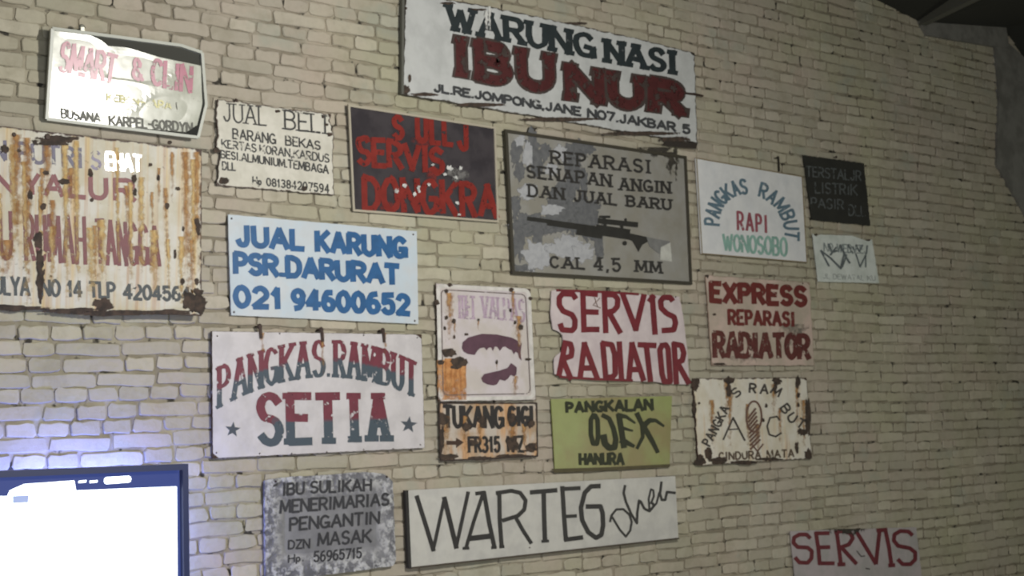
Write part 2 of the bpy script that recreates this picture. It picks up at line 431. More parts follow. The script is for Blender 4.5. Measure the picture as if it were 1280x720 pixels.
def topx(p):
    d = Vector(p)-CAM; q = d.dot(FW); return 640+F_PX*d.dot(RT)/q, 360-F_PX*d.dot(UP)/q
def inside(p, poly):
    c = False; n = len(poly)
    for i in range(n):
        (x1, y1), (x2, y2) = poly[i], poly[(i+1) % n]
        if (y1 > p[1]) != (y2 > p[1]) and p[0] < (x2-x1)*(p[1]-y1)/(y2-y1)+x1: c = not c
    return c
def build_bricks():
    r = random.Random(11); bricks = []
    k0 = int((.2-z_ref)/COURSE)-1; k1 = int((4.45-z_ref)/COURSE)
    for k in range(k0, k1):
        z = z_ref+(k+.5)*COURSE+r.uniform(-.0015, .0015)
        stretch = (k % 2 == 0)
        x = x_ref-12*PITCH_S+r.uniform(-.012, .012)+(0 if stretch else PITCH_S*.25)
        drift = r.uniform(-.006, .006)
        while x < 9.45:
            L = PITCH_S if stretch else PITCH_S/2
            q = r.random()
            if stretch and q < .09: L = PITCH_S/2
            elif stretch and q < .14: L = PITCH_S*.75
            elif not stretch and q < .05: L = PITCH_S
            elif not stretch and q < .09: L = PITCH_S*.36
            L *= 1+r.uniform(-.045, .045)
            bricks.append((x+L/2, z+drift*(x-4)/4+.005*math.sin(x*2.1+z*2)+.0035*math.sin(x*5.3+1.7*z)+r.uniform(-.0015, .0015), L-.0045+r.uniform(-.003, .002), COURSE-.0042+r.uniform(-.003, .0012), r.randrange(8)))
            x += L
    vis = []; rest = []
    for b in bricks:
        if b[0] < .45: continue
        px = topx((b[0], WY-.01, b[1]))
        pr = topx((b[0]+b[2]/2, WY, b[1]))[0]-topx((b[0]-b[2]/2, WY, b[1]))[0]
        hh = abs(topx((b[0], WY, b[1]+b[3]/2))[1]-topx((b[0], WY, b[1]-b[3]/2))[1])
        seen = 4 < px[0] < 1276 and 4 < px[1] < 716 and not any(inside(px, o) for o in occ)
        (vis if seen else rest).append((pr*hh, b))
    vis.sort(key=lambda a: -a[0])
    proto = {}
    for a, (x, z, w, h, s) in vis[:300]:
        key = (round(w/.03), s % 4)
        if key not in proto:
            ww = key[0]*.03; v, f = brick_geo(ww, COURSE-.0055, key[0]*10+s)
            me = bpy.data.meshes.new('brick'); me.from_pydata(v, [], f); me.materials.append(M_BRICK); me.materials.append(M_MORTAR); me.polygons.foreach_set('material_index', [1]*12+[0]*13); proto[key] = (me, ww)
        me, ww = proto[key]
        o = bpy.data.objects.new('brick', me); COL.objects.link(o); o.parent = wall
        o.location = (x, WY, z); o.scale = (w/ww, 1, h/(COURSE-.0055)); o.rotation_euler.y = r.uniform(-.012, .012)
    V = []; F = []
    geo = {}
    for a, (x, z, w, h, s) in vis[300:]+rest:
        key = (round(w/.03), s)
        if key not in geo: geo[key] = brick_geo(key[0]*.03, COURSE-.0055, key[0]*10+s)
        v, f = geo[key]; n = len(V); kx, kz = w/(key[0]*.03), h/(COURSE-.0055); ry = r.uniform(-.012, .012)
        V += [(x+p[0]*kx+p[2]*ry, WY+p[1], z+p[2]*kz-p[0]*ry) for p in v]; F += [tuple(i+n for i in t) for t in f]
    o = mesh('bricks', V, F, M_BRICK, wall); o.data.materials.append(M_MORTAR); o.data.polygons.foreach_set('material_index', ([1]*12+[0]*13)*(len(F)//25)); o['kind'] = 'stuff'

# roof underside above the wall, grey ring beam and render patch at the far end, one rafter
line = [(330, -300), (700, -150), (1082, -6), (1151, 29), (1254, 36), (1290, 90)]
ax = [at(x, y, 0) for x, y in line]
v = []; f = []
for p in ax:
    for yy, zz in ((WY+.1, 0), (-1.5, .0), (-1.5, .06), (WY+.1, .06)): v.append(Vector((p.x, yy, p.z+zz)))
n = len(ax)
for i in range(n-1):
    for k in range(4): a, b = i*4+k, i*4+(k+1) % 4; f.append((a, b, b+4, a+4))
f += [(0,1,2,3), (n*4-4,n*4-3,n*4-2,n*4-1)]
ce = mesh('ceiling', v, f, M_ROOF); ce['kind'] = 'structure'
def slab(name, pts, off, mat):
    v = [at(x, y, off) for x, y in pts]; n = len(v); v += [p+Vector((0, off+.01, 0)) for p in v]
    return mesh(name, v, [tuple(range(n)), tuple(range(2*n-1, n-1, -1))]+[(k, n+k, n+(k+1)%n, (k+1)%n) for k in range(n)], mat)
tr = slab('trim_1', [(1150, 26), (1258, 34), (1262, 60), (1244, 58), (1200, 51), (1160, 44)], .03, M_CONC); tr['kind'] = 'structure'
tr = slab('trim_2', [(1244, 57), (1262, 55), (1290, 80), (1292, 285), (1278, 262), (1262, 234), (1246, 205), (1249, 120)], .022, M_CONC); tr['kind'] = 'structure'
v = []; f = []
a = at(1150, 27, .0); b = CAM+ray(1275, -34)*(3.7/ray(1275, -34).y)
box(v, f, a, b, Vector((0, 0, 1)), .05, .06); o = mesh('trim_3', v, f, M_BEAM); o['kind'] = 'structure'

# ------------------------------------------------------------------ the signs
def S(*a, **k):
    s = Sign(*a, **k); occ.append(s.c); return s
WHITE = (214, 212, 206)

# 1 framed sheet, pink letters, top left
s = S('framed_sign', 'torn glossy white cloth sign in a thin bent white frame, faded pink letters, top left', 'sign',
      [(65, 36), (252, 64), (247, 172), (58, 149)], off=.06, tx=.048, tz=.120)
s.board(plain('backing_dark', (58, 58, 52), .8), th=.004, name='backing', nu=8, nv=6, edges={'r': [(252, 64), (257, 130), (247, 172)]})
s.board(board_mat('worn_white_cloth', (206, 208, 192), (186, 188, 168), patch=(.5, .7), rough=.2, bump=.0002, bscale=5, spots=(.72, .76), spotc=(120, 118, 100)),
        edges={'t': [(66, 37), (112, 44), (131, 53), (134, 58), (160, 60), (200, 72), (251, 82)], 'r': [(251, 82), (253, 130), (244, 166)],
               'b': [(60, 147), (150, 157), (244, 166)]}, name='cloth_sheet', th=.001, dent=.012, lift=.006)
s.frame([(65, 36), (225, 57), (252, 66), (257, 131), (247, 172), (58, 149)], .011, .014, plain('frame_white', (188, 190, 180), .4), lift=.006)
ik = lambda c, chip=0, **k: paint(c, chip, **k)
pk = paint((164, 70, 100), .37, rough=.3)
s.text('SMART', (79, 53, 88, 146, 70, 103), 5, pk, 20, lean=-.12); s.text('&', (166, 73, 98, 178, 75, 100), 4.5, pk, 20); s.text('CLIN', (192, 74, 105, 240, 84, 115), 5, pk, 20, lean=-.06)
s.text('BUSANA', (77, 136, 147, 125, 142, 153), 2.4, paint((84, 84, 74), .36), 20)
s.text('KARPEL-GORDYN', (137, 145, 156, 240, 154, 165), 2.4, paint((84, 84, 74), .33), 20)
s.text('KEBEN-LARA', (134, 117, 125, 214, 128, 137), 2, paint((232, 226, 170), .47), 20)
s.shape([(232, 166), (247, 156), (245, 169)], plain('hole_dark', (40, 40, 36), .9), 'tear', 22)
s.stains([(221, 128, 144, 2)], M_DARKEDGE, 'scratch', 20)
s.nail(103, 34, .012, (104, 44), mat=plain('bright_nail', (150, 150, 140), .3, .8))

# 2 large rust-streaked sign
s = S('rusty_sign', 'large rust-streaked white enamel sign with tall dark red letters, cut off by the left edge', 'sign',
      [(-64, 150), (252, 187), (252, 395), (-64, 382)], off=.062, tx=.075, tz=.06)
s.board(board_mat('rusty_enamel', (238, 234, 222), (226, 218, 192), streak=(.48, .66), streakc=(206, 182, 132), sx=34, sz=1.1,
        spots=(.70, .74), edge=.010, rough=.62, bump=.0002, seed=1), rag=.5)
s.text('DAN PUTRI', (-50, 172, 195, 102, 186, 209), 4.6, paint((100, 96, 118), .40), 1)
s.text('S', (114, 189, 210, 125, 190, 211), 3.6, paint((140, 132, 156), .4), 1)
s.text('EHAT', (133, 191, 211, 176, 195, 214), 3.7, paint((226, 226, 232), .3, rough=.12), 1)  # near-white colour adds painted glare to these glossy letters
for ch, x0, x1 in (('P', -60, -40), ('E', -34, -14), ('N', -6, 15), ('Y', 31, 48), ('A', 57, 77), ('L', 87, 105), ('U', 113, 132), ('R', 144, 167)):
    s.text(ch, (x0, 216+x0*.06, 239+x0*.07, x1, 216+x1*.06, 239+x1*.07), 6, paint((126, 56, 62), .38, chsc=22), 1)
s.text('BABU', (-60, 262, 320, 13, 266, 324), 5, paint((112, 40, 48), .36, chsc=22), 1, gap=.4)
s.text('RUMAH', (31, 268, 325, 105, 272, 329), 5, paint((112, 40, 48), .36, chsc=22), 1, gap=.4)
s.text('TANGGA', (120, 275, 329, 198, 284, 332), 5, paint((112, 40, 48), .34, chsc=22), 1, gap=.42)
s.text('MULYA', (-20, 345, 366, 36, 348, 369), 4, paint((48, 58, 62), .36), 1)
s.text('NO 14 TLP', (52, 350, 369, 143, 354, 372), 4, paint((48, 58, 62), .36), 1)
s.text('4204564', (155, 356, 373, 237, 360, 376), 4, paint((48, 58, 62), .34), 1)
r_ = random.Random(3)
s.stains([(x+r_.uniform(-3, 3), r_.uniform(172, 300), r_.uniform(330, 385), r_.uniform(5, 13)) for x in range(0, 252, 16)], M_TAN, layer=3)
s.stains([(20, 168, 330, 15), (34, 172, 384, 13), (58, 180, 262, 14), (66, 250, 340, 10), (52, 210, 300, 10), (8, 300, 350, 22), (88, 210, 262, 10), (215, 190, 260, 7),
          (158, 232, 290, 9), (190, 240, 300, 6), (207, 235, 330, 8), (232, 190, 385, 13), (246, 190, 350, 12), (198, 210, 260, 6), (118, 282, 350, 9), (239, 300, 385, 9)], M_STREAK, layer=4)
s.blobs([(58, 216, 5, 3), (80, 227, 9, 4.5), (38, 244, 4, 7), (54, 258, 5, 5), (113, 216, 4, 7), (115, 250, 3, 3), (188, 206, 3, 3), (198, 222, 3, 5), (222, 236, 4, 3),
         (168, 224, 4, 7), (169, 240, 3, 6), (209, 258, 3, 5), (246, 277, 4, 6), (229, 286, 2, 4), (248, 286, 4, 10), (219, 318, 2.5, 7), (246, 352, 3, 5), (228, 352, 3, 5),
         (48, 300, 7, 14), (50, 328, 6, 22), (24, 188, 3, 3), (6, 186, 7, 6), (212, 178, 4, 3)], M_SPOT, layer=5)
s.blobs([(128, 381, 15, 9), (243, 378, 16, 16), (248, 366, 9, 6), (50, 350, 6, 30), (20, 385, 40, 5), (150, 391, 60, 4), (90, 388, 40, 4), (215, 390, 30, 4), (70, 176, 30, 7)], M_SPOT, 'rust_edge', layer=6, rag=.45)
s.nail(60, 171, .012); s.nail(18, 168, .008)

# 3 scrap dealer's sign
s = S('small_sign', 'small ragged off-white sign of seven handwritten black lines, below and right of the framed sign', 'sign',
      [(272, 124), (414, 143), (418, 244), (272, 232)], off=.026, tx=.01)
s.board(board_mat('ragged_white', (244, 240, 226), (230, 226, 210), rough=.5, edge=.006, spots=(.72, .75), seed=2), rag=.9,
        edges={'l': [(272, 124), (270, 150), (273, 168), (270, 183), (275, 190), (271, 232)], 'r': [(414, 143), (412, 152), (417, 170), (416, 205), (418, 244)]})
ink3 = paint((62, 62, 60), .36); ink3f = paint((72, 72, 70), .42)
s.text('JUAL', (279, 129, 151, 332, 134, 157), 2.2, ink3, serif=.4); s.text('BELI', (356, 138, 161, 408, 145, 167), 2.5, ink3, serif=.4)
s.text('BARANG', (291, 161, 173, 344, 168, 180), 2.1, ink3); s.text('BEKAS', (357, 170, 181, 400, 177, 187), 2.1, ink3)
s.text('KERTAS.KORAN,KARDUS', (277, 174.5, 184, 411, 193, 203), 1.9, ink3f); s.text('BESI.ALMUNIUM.TEMBAGA', (276, 188, 197, 410, 207, 217), 1.9, ink3)
s.text('DLL', (278, 202, 212, 294, 204, 213), 1.9, ink3); s.text('Hp 081384207594', (316, 221, 230, 411, 231, 241), 1.9, ink3, gap=.35)
s.blobs([(280, 226, 9, 5), (412, 168, 4, 3), (380, 236, 4, 4), (348, 139, 3, 2), (271, 188, 5, 4), (408, 156, 3, 2)], M_SPOT, layer=4)
s.nail(296, 125, .007); s.nail(346, 139, .006); s.nail(404, 146, .006)

# 4 dark sign with red letters
s = S('dark_red_sign', 'dark charcoal sign with big blood-red handwritten letters and a thin pale rim', 'sign',
      [(436, 132), (618, 160), (622, 277), (442, 263)], off=.03, tx=.006, tz=.03)
s.board(board_mat('charcoal_sheet', (84, 79, 82), (70, 66, 70), rough=.2, bump=.0005, bscale=14, seed=3), dent=.012)
s.frame([(436, 132), (618, 160), (622, 277), (442, 263)], .009, .008, plain('pale_rim', (176, 168, 150), .5), 'rim')
red = paint((138, 52, 46), .35, rough=.3)
s.text('S ULL', (492, 145, 172, 564, 154, 181), 6.4, red, gap=.5); s.text('J', (573, 156, 184, 584, 158, 190), 6.2, red)
s.text('SERVIS', (447, 171, 204, 553, 188, 216), 7, red, jit=.04); s.text('DONGKRA', (455, 222, 261, 619, 232, 270), 7.4, red, jit=.04, gap=.35)
s.stains([(487, 262, 250, 30), (540, 210, 240, 20), (528, 172, 190, 30)], stain_mat('red_smear', (140, 50, 44), None, .6, .3, 60), 'paint_smear', 1)
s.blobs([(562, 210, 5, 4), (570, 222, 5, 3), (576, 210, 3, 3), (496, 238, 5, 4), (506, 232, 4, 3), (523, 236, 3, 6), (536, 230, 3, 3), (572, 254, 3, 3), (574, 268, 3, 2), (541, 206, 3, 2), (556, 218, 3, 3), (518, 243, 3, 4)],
        stain_mat('glint_white', (214, 214, 210), (180, 180, 178), .2, .62, 60), 'glint_or_wear_spot', 30, rag=.5)  # small white spots: lamp glints painted onto the sheet
s.blobs([(572, 218, 16, 12)], stain_mat('grey_patch', (112, 110, 108), None, .5, .6, 50), 'glint_or_wear_spot', 28, rag=.4)  # grey patch laid around the white spots

# 5 food-stall sign, top
s = S('stall_sign', 'long white sign, dark green letters over huge shaggy dark red ones, at top edge', 'sign',
      [(507, -9), (868, 66), (872, 179), (504, 118)], off=.03, tz=.01)
s.board(board_mat('stall_white', (226, 228, 226), (216, 218, 216), rough=.4, edge=.007, edgec=(60, 54, 48), spots=(.75, .77), seed=4), rag=.7, th=.01, nu=60,
        edges={'t': [(507, -9), (600, 6), (700, 27), (800, 49), (868, 66)], 'b': [(504, 118), (600, 134), (700, 151), (800, 168), (872, 179)]})
s.frame([(503, -9), (502, 118)], .012, .016, plain('grey_edge', (92, 92, 84), .7), 'edge_strip', closed=False)  # dark grey strip along the board's left edge
grn = paint((48, 56, 58), .30); olive = paint((76, 66, 62), .25); dred = paint((86, 42, 42), .42, chsc=18)
for txt, bb in (('WARUNG', (560, 7, 35, 741, 45, 72)), ('NASI', (758, 51, 76, 843, 66, 91))):
    s.text(txt, bb, 8.4, grn, 1, serif=.07, contrast=.25, gap=.35, jit=.03)
for txt, bb in (('IBU', (570, 49, 91, 686, 71, 112)), ('NUR', (712, 84, 121, 850, 108, 140))):
    s.text(txt, bb, 18, olive, 1, serif=.02, gap=.42, jit=.01); s.text(txt, bb, 12.5, dred, 2, serif=.02, gap=.42, jit=.03)
s.text('JL.RE.JOMPONG,JANE NO7.JAKBAR 5', (543, 105, 114, 862, 157, 167), 3.3, paint((70, 72, 74), .34), 1, gap=.22)
s.stains([(612, 8, 52, 5), (608, 14, 44, 8)], stain_mat('worn_white', (206, 206, 202), None, .2, .4, 60), 'glint_or_wear_spot', 6)
s.blobs([(508, 112, 6, 6), (512, 98, 3, 6), (560, 4, 12, 2), (600, 12, 12, 2), (530, 118, 20, 3), (600, 131, 40, 3), (700, 149, 60, 3), (800, 167, 60, 3), (845, 174, 22, 4), (720, 29, 16, 2)], M_SPOT, 'rust_edge', layer=5)
s.shape([(856, 115), (872, 117), (880, 119), (879, 121), (858, 118)], M_NAIL, 'dark_scratch', 8)
s.nail(868, 117, .006); s.nail(508, 10, .006)
s.shape([(832, 176), (872, 179), (870, 186), (845, 184), (828, 181)], plain('curled_rust', (52, 46, 40), .9), 'curled_edge', 8)

# 6 air-rifle repair sign
s = S('rifle_sign', 'silver-grey sign with a painted rifle and serif letters in a thin dark frame', 'sign',
      [(631, 163), (857, 196), (864, 355), (640, 342)], off=.028, tz=.02)
s.board(board_mat('silver_sheet', (174, 170, 158), (184, 182, 176), patch=(.4, .6), pscale=5, rough=.32, metal=.15, bump=.0002, seed=5))
s.frame([(632, 164), (856, 197), (863, 354), (641, 341)], .014, .014, plain('frame_dark', (62, 58, 48), .6))
s.blobs([(645, 190, 8, 20), (650, 215, 8, 12), (666, 184, 9, 22), (672, 205, 8, 18), (648, 296, 8, 30), (660, 280, 22, 14), (690, 282, 35, 13), (728, 270, 22, 30), (716, 215, 11, 38), (718, 188, 20, 12), (700, 262, 22, 22),
         (735, 186, 10, 8), (749, 308, 6, 24), (742, 292, 14, 10), (655, 335, 16, 5), (682, 190, 7, 14), (705, 240, 16, 14), (672, 292, 8, 14), (730, 232, 6, 22), (645, 258, 7, 16)], M_GREY, 'grey_stain', layer=1, rag=.35, n=18)
s.blobs([(660, 192, 7, 22), (660, 240, 15, 12), (690, 262, 16, 8), (672, 318, 22, 20), (708, 310, 26, 16), (650, 176, 8, 8), (700, 190, 9, 12), (688, 212, 10, 9), (728, 316, 16, 14)],
        stain_mat('pale_stain', (172, 173, 175), (160, 161, 164), .2, .4, 40), 'pale_stain', layer=3, rag=.35, n=18)
ik6 = paint((54, 52, 50), .30)
for txt, bb in (('REPARASI', (689, 189, 204, 812, 201, 216)), ('SENAPAN', (659, 207, 221, 763, 219, 233)), ('ANGIN', (775, 223, 237, 837, 228, 241)), ('DAN', (661, 231, 245, 704, 236, 249)),
                ('JUAL', (718, 238, 251, 770, 243, 256)), ('BARU', (784, 245, 257, 838, 250, 262)), ('CAL', (688, 321, 334, 730, 323, 336)), ('4,5', (743, 322, 337, 775, 324, 339)), ('MM', (795, 326, 339, 826, 328, 341))):
    s.text(txt, bb, 3, ik6, 6, serif=.18, gap=.45)
gk = Ink(s, 7)
gk.stroke([(659, 273), (688, 277)], 5, cap=0); gk.stroke([(684, 278), (750, 287)], 7.5, cap=0); gk.stroke([(722, 288), (752, 293)], 11, cap=.1)
gk.stroke([(746, 287), (786, 293)], 13, cap=.1); gk.stroke([(748, 276), (797, 281)], 6.5, cap=.1); gk.stroke([(755, 270), (757, 287)], 4, cap=0); gk.stroke([(776, 276), (778, 289)], 4, cap=0); gk.stroke([(750, 271), (762, 271)], 3)
gk.stroke([(782, 274), (783, 281)], 3)
gk.poly([(780, 290), (808, 296), (810, 302), (803, 306), (798, 315), (794, 307), (790, 301), (778, 297)]); gk.disc(781, 304, 3)
gk.done(paint((48, 47, 44), .22), 'rifle_drawing', 'dark painted rifle with scope')
s.shape([(808, 296), (838, 302), (828, 320), (812, 308)], paint((128, 128, 126)), 'stock_drawing', 7)
s.shape([(826, 309), (838, 303), (840, 327), (825, 325)], paint((196, 196, 188)), 'butt_drawing', 8)
s.stains([(845, 185, 240, 8), (838, 190, 230, 20), (820, 184, 200, 60)], M_DARKEDGE, 'dark_stain', 4)

# 7 barber sign with arched letters
s = S('arched_sign', 'clean white barber sign with grey-blue arched letters over small red and green words', 'sign',
      [(870, 198), (1002, 221), (1008, 328), (877, 317)], off=.028)
s.board(board_mat('clean_white', (254, 255, 255), (248, 250, 252), rough=.45, seed=6), th=.008)
s.frame([(870, 198), (1002, 221), (1008, 328), (877, 317)], .005, .010, plain('tan_edge', (132, 118, 92), .7), 'edge_trim', lift=-.003)
def arcf(a0, a1, cx=940, cy_=285, rx=50, ry=51, h=17, sk=.16):
    def f(u, v):
        a = math.radians(a0+(a1-a0)*u); q = (v-.5)*h
        x = cx+(rx+q)*math.cos(a); y = cy_-(ry+q)*math.sin(a); return x, y+sk*(x-cx)
    return f
b7 = paint((100, 124, 138), .34)
s.text('PANGKAS', arcf(184, 98), 3.4, b7, gap=.42); s.text('RAMBUT', arcf(78, -6), 3.4, b7, gap=.42)
s.text('RAPI', (922, 265, 287, 958, 270, 290), 3.2, paint((158, 88, 98), .34), gap=.6); s.text('WONOSOBO', (904, 293, 312, 983, 298, 320), 3.3, paint((146, 184, 172), .34))
s.nail(973, 197, .010, (974, 214), mat=M_WIRE, name='wire_hook')

# 8 small black sign
s = S('black_sign', 'small nearly black sign with faint grey letters, highest of the two at far right', 'sign',
      [(1004, 194), (1080, 204), (1088, 282), (1015, 275)], off=.026, tx=.01)
s.board(board_mat('black_sheet', (50, 50, 44), (44, 44, 40), rough=.7, seed=7), rag=.4)
g8 = paint((92, 96, 96), .40)
s.text('TERSTALJR', (1008, 208, 220, 1076, 214, 226), 1.7, g8); s.text('LISTRIK', (1019, 228, 241, 1071, 231, 244), 1.8, g8); s.text('PASIR', (1014, 247, 259, 1054, 250, 262), 1.7, g8); s.text('DLL', (1061, 256, 269, 1081, 258, 270), 1.7, g8)
s.nail(1046, 196, .007); s.nail(1083, 207, .005); s.nail(1012, 196, .005)

# 9 small scratched white sign
s = S('scratched_sign', 'small white sheet with curled corners and scratched illegible letters, under the black sign', 'sign',
      [(1016, 292), (1090, 299), (1099, 354), (1023, 352)], off=.03, tz=.02)
s.board(board_mat('scratched_white', (244, 250, 244), (228, 236, 228), rough=.5, seed=8), rag=.2, dent=.01,
        edges={'t': [(1016, 292), (1020, 296), (1024, 293), (1065, 294), (1086, 301), (1090, 298)]})
k = Ink(s); d9 = [[(1026,313),(1036,332)],[(1026,313),(1038,322),(1051,335)],[(1051,335),(1055,317)],[(1038,318),(1045,309)],[(1036,305),(1040,315),(1046,313)],[(1050,306),(1058,322),(1062,328)],
     [(1058,318),(1053,333)],[(1066,308),(1070,318),(1075,333)],[(1075,333),(1083,316),(1084,307)],[(1070,306),(1074,314),(1078,306)],[(1060,306),(1066,316)],[(1082,318),(1082,333)]]
for i, p in enumerate(d9): k.stroke([(x+.2, y+.5) for x, y in p], 2.4 if i < 6 else 1.8)
k.done(paint((104, 112, 114), .36))
s.text('NO WED EEJ', (1030, 304, 314, 1084, 307, 317), 1.3, paint((132, 142, 142), .42)); s.text('JL DEWATAL KU', (1029, 342, 348, 1094, 345, 351), .9, paint((170, 176, 172), .4))
s.nail(1021, 293, .006); s.nail(1087, 300, .006)

# 10 blue letters
s = S('blue_letter_sign', 'pale blue sign with three lines of bold blue capitals and a phone number', 'sign',
      [(285, 268), (521, 289), (523, 405), (289, 394)], off=.026, tz=.01)
s.board(board_mat('pale_blue_board', (222, 236, 246), (234, 240, 244), rough=.5, seed=9), rag=.2)
blu = paint((44, 98, 150), 0)
s.text('JUAL', (297, 283, 306, 378, 289, 311), 7.4, blu, gap=.34); s.text('KARUNG', (396, 290, 313, 506, 299, 321), 7.4, blu, gap=.36)
s.text('PSR.DARURAT', (294, 317, 340, 497, 333, 354), 7.4, blu, gap=.3)
s.text('021', (294, 359, 382, 350, 362, 384), 7.4, blu, gap=.36); s.text('94600652', (366, 363, 385, 510, 370, 392), 7.4, blu, gap=.36)
for p in ((290, 273), (517, 293), (519, 401), (293, 390)): s.nail(*p, .004)

# 11 barber sign with stars
s = S('star_barber_sign', 'white barber sign with red-over-slate arched letters and a star at each side', 'sign',
      [(265, 414), (527, 418), (531, 560), (266, 573)], off=.032, tz=.012)
s.board(board_mat('barber_white', (236, 231, 232), (226, 221, 222), rough=.45, edge=.002, seed=10), th=.012)
two = paint((120, 54, 68), .36, c2=(70, 82, 92), split=(.42, .50))
def a11(x):      # zoomed-crop pixel curve of the arch
    top = 125+140*((x-600)/545)**2 if x < 600 else 125+118*((x-600)/455)**2
    bot = 290+160*((x-600)/545)**2 if x < 600 else 290+112*((x-600)/455)**2
    return top, bot
def f11(x0, x1):
    def f(u, v):
        x = x0+(x1-x0)*u; t, b = a11(x); return 255+x/3.893, 395+(b+(t-b)*v)/3.893
    return f
s.text('PANGKAS', f11(75, 582), 6.4, two, serif=.06, gap=.38, contrast=.3); s.text('RAMBUT', f11(640, 1030), 6.4, two, serif=.06, gap=.42, contrast=.3)
s.text('.', f11(602, 610), 4, two)
for ch, x0, x1, yb in (('S', 324, 349, 553), ('E', 362, 386, 552), ('T', 397, 422, 551), ('I', 437, 447, 549), ('A', 463, 482, 548)):
    s.text(ch, (x0, 495, yb, x1, 495, yb), 11.5, two, serif=.07, contrast=.12, jit=.01)
for cx_, cy2, r0 in ((291, 537, 10), (511, 531, 11)):
    s.shape([(cx_+(r0 if i % 2 == 0 else r0*.42)*math.sin(math.pi*i/5+.1), cy2-(r0 if i % 2 == 0 else r0*.42)*math.cos(math.pi*i/5+.1)) for i in range(10)], paint((78, 86, 96)), 'star')
s.stains([(328, 416, 440, 6), (403, 416, 470, 6), (481, 416, 445, 5)], M_STREAK, layer=3)
for x, y in ((325, 408), (402, 412), (479, 413)): s.nail(x, y, .011, (x+1.5, y+15))
for x, y in ((272, 420), (350, 417), (455, 419), (522, 422), (271, 566), (325, 567), (365, 567), (409, 565), (455, 562), (492, 561), (526, 556)): s.nail(x, y, .003)

# 12 denture sign
s = S('denture_sign', 'rust-run white enamel sign with a mauve open-denture drawing and rounded border', 'sign',
      [(545, 354), (663, 361), (670, 500), (548, 502)], off=.028, tx=-.004)
M12 = board_mat('pinkish_enamel', (236, 226, 228), (230, 220, 212), rough=.42, seed=11, edge=.003, spots=(.76, .79))
s.board(M12, rag=.3)
def rr(x0, y0, x1, y1, x2, y2, x3, y3, r):   # rounded outline through four corners
    c = [(x0, y0), (x1, y1), (x2, y2), (x3, y3)]; out = []
    for i in range(4):
        p, q, n_ = c[i-1], c[i], c[(i+1) % 4]
        for t_ in (p, n_):
            L = math.hypot(t_[0]-q[0], t_[1]-q[1]); out.append((q[0]+(t_[0]-q[0])/L*r, q[1]+(t_[1]-q[1])/L*r))
        out.insert(-1, ((out[-2][0]+out[-1][0]+q[0])/3, (out[-2][1]+out[-1][1]+q[1])/3))
    return out+[out[0]]
k = Ink(s, 2); k.stroke(rr(547.5, 357, 661, 363, 667, 497, 551, 499, 5), 4.5); k.done(paint((222, 218, 212), .25), 'white_border')
k = Ink(s, 3); k.stroke(rr(551.5, 362, 657, 368, 663, 492, 554, 494, 5), 1.2); k.done(paint((112, 100, 96), .34), 'thin_border')
vio = paint((190, 168, 186), .42); s.text('TUET', (572, 370, 397, 593, 371, 398), 3, vio, 2, serif=.14); s.text('VALPAS', (602, 371, 396, 655, 375, 402), 3, vio, 2, serif=.12)
Z = lambda pts, x0, y0, k_: [(x0+x/k_, y0+y/k_) for x, y in pts]
mau = paint((98, 68, 82), .24)
s.shape(Z([(240,560),(246,515),(290,475),(400,445),(520,450),(640,475),(688,500),(705,540),(722,515),(712,600),(720,660),(700,640),(690,600),(672,590),(658,612),(640,575),(625,572),(605,560),(590,548),(570,552),(545,583),(525,550),(505,548),(490,585),(475,555),(455,558),(440,578),(420,555),(385,562),(362,585),(345,615),(290,608),(255,590)], 540, 348, 6.43), mau, 'upper_denture', 3)
s.shape(Z([(312,165),(330,140),(370,130),(420,120),(480,100),(500,70),(520,82),(538,98),(535,145),(515,155),(500,145),(480,170),(462,183),(430,175),(412,205),(390,212),(350,205),(322,190)], 540, 440, 5.07), mau, 'lower_denture', 3)
s.stains([(556, 450, 500, 20), (566, 452, 500, 22), (574, 456, 500, 16), (560, 448, 496, 10), (578, 452, 500, 9)], stain_mat('strong_rust_run', (206, 152, 98), (186, 126, 74), .6, .0, 30), layer=4)
s.stains([(562, 366, 430, 12), (641, 364, 410, 6), (568, 400, 422, 4), (644, 470, 498, 8), (648, 395, 450, 10), (598, 400, 415, 2), (621, 454, 468, 2)], M_STREAK, layer=4)
s.blobs([(561, 441, 11, 7), (574, 452, 13, 7), (551, 453, 5, 4), (570, 459, 8, 3)], M_SPOT, 'rust_patch', layer=6, rag=.15)
s.blobs([(558, 364, 3, 3), (562, 356, 4, 3), (546, 378, 4, 4), (558, 397, 3, 3), (567, 401, 3, 4), (556, 410, 2, 3), (568, 421, 2, 3), (598, 400, 2, 2), (583, 418, 3, 2), (639, 362, 4, 3), (621, 453, 2, 3),
         (644, 403, 2, 3), (651, 409, 4, 4), (663, 373, 3, 3), (660, 449, 5, 2), (638, 388, 2, 3)], M_SPOT, layer=6)
s.nail(640, 361, .006); s.nail(562, 357, .006)

# 13 dentist sign below it
s = S('dentist_sign', 'heavily rusted small sign with an arrow, directly under the denture sign', 'sign',
      [(549, 503), (671, 503), (672, 571), (551, 577)], off=.026)
s.board(board_mat('rusted_small', (222, 210, 196), (200, 170, 136), patch=(.45, .6), streak=(.45, .6), streakc=(206, 160, 112), sx=20, sz=4, edge=.010, spots=(.66, .70), rough=.6, seed=12), rag=.4)
d13 = paint((48, 44, 44), .28)
s.text('TUKANG', (555, 508, 533, 628, 509, 534), 5, d13, gap=.3); s.text('GIGI', (636, 509, 531, 665, 509, 531), 5, d13, gap=.4); s.text('FR315 17Z', (586, 547, 565, 654, 546, 564), 3.6, d13, gap=.35)
s.shape([(558, 551), (570, 551), (570, 547), (580, 553), (570, 560), (570, 556), (558, 556)], paint((70, 50, 40)), 'arrow')
s.stains([(556, 520, 570, 16), (580, 520, 565, 12), (640, 525, 568, 14), (600, 530, 560, 8), (655, 530, 565, 8)], M_STREAK, layer=2)
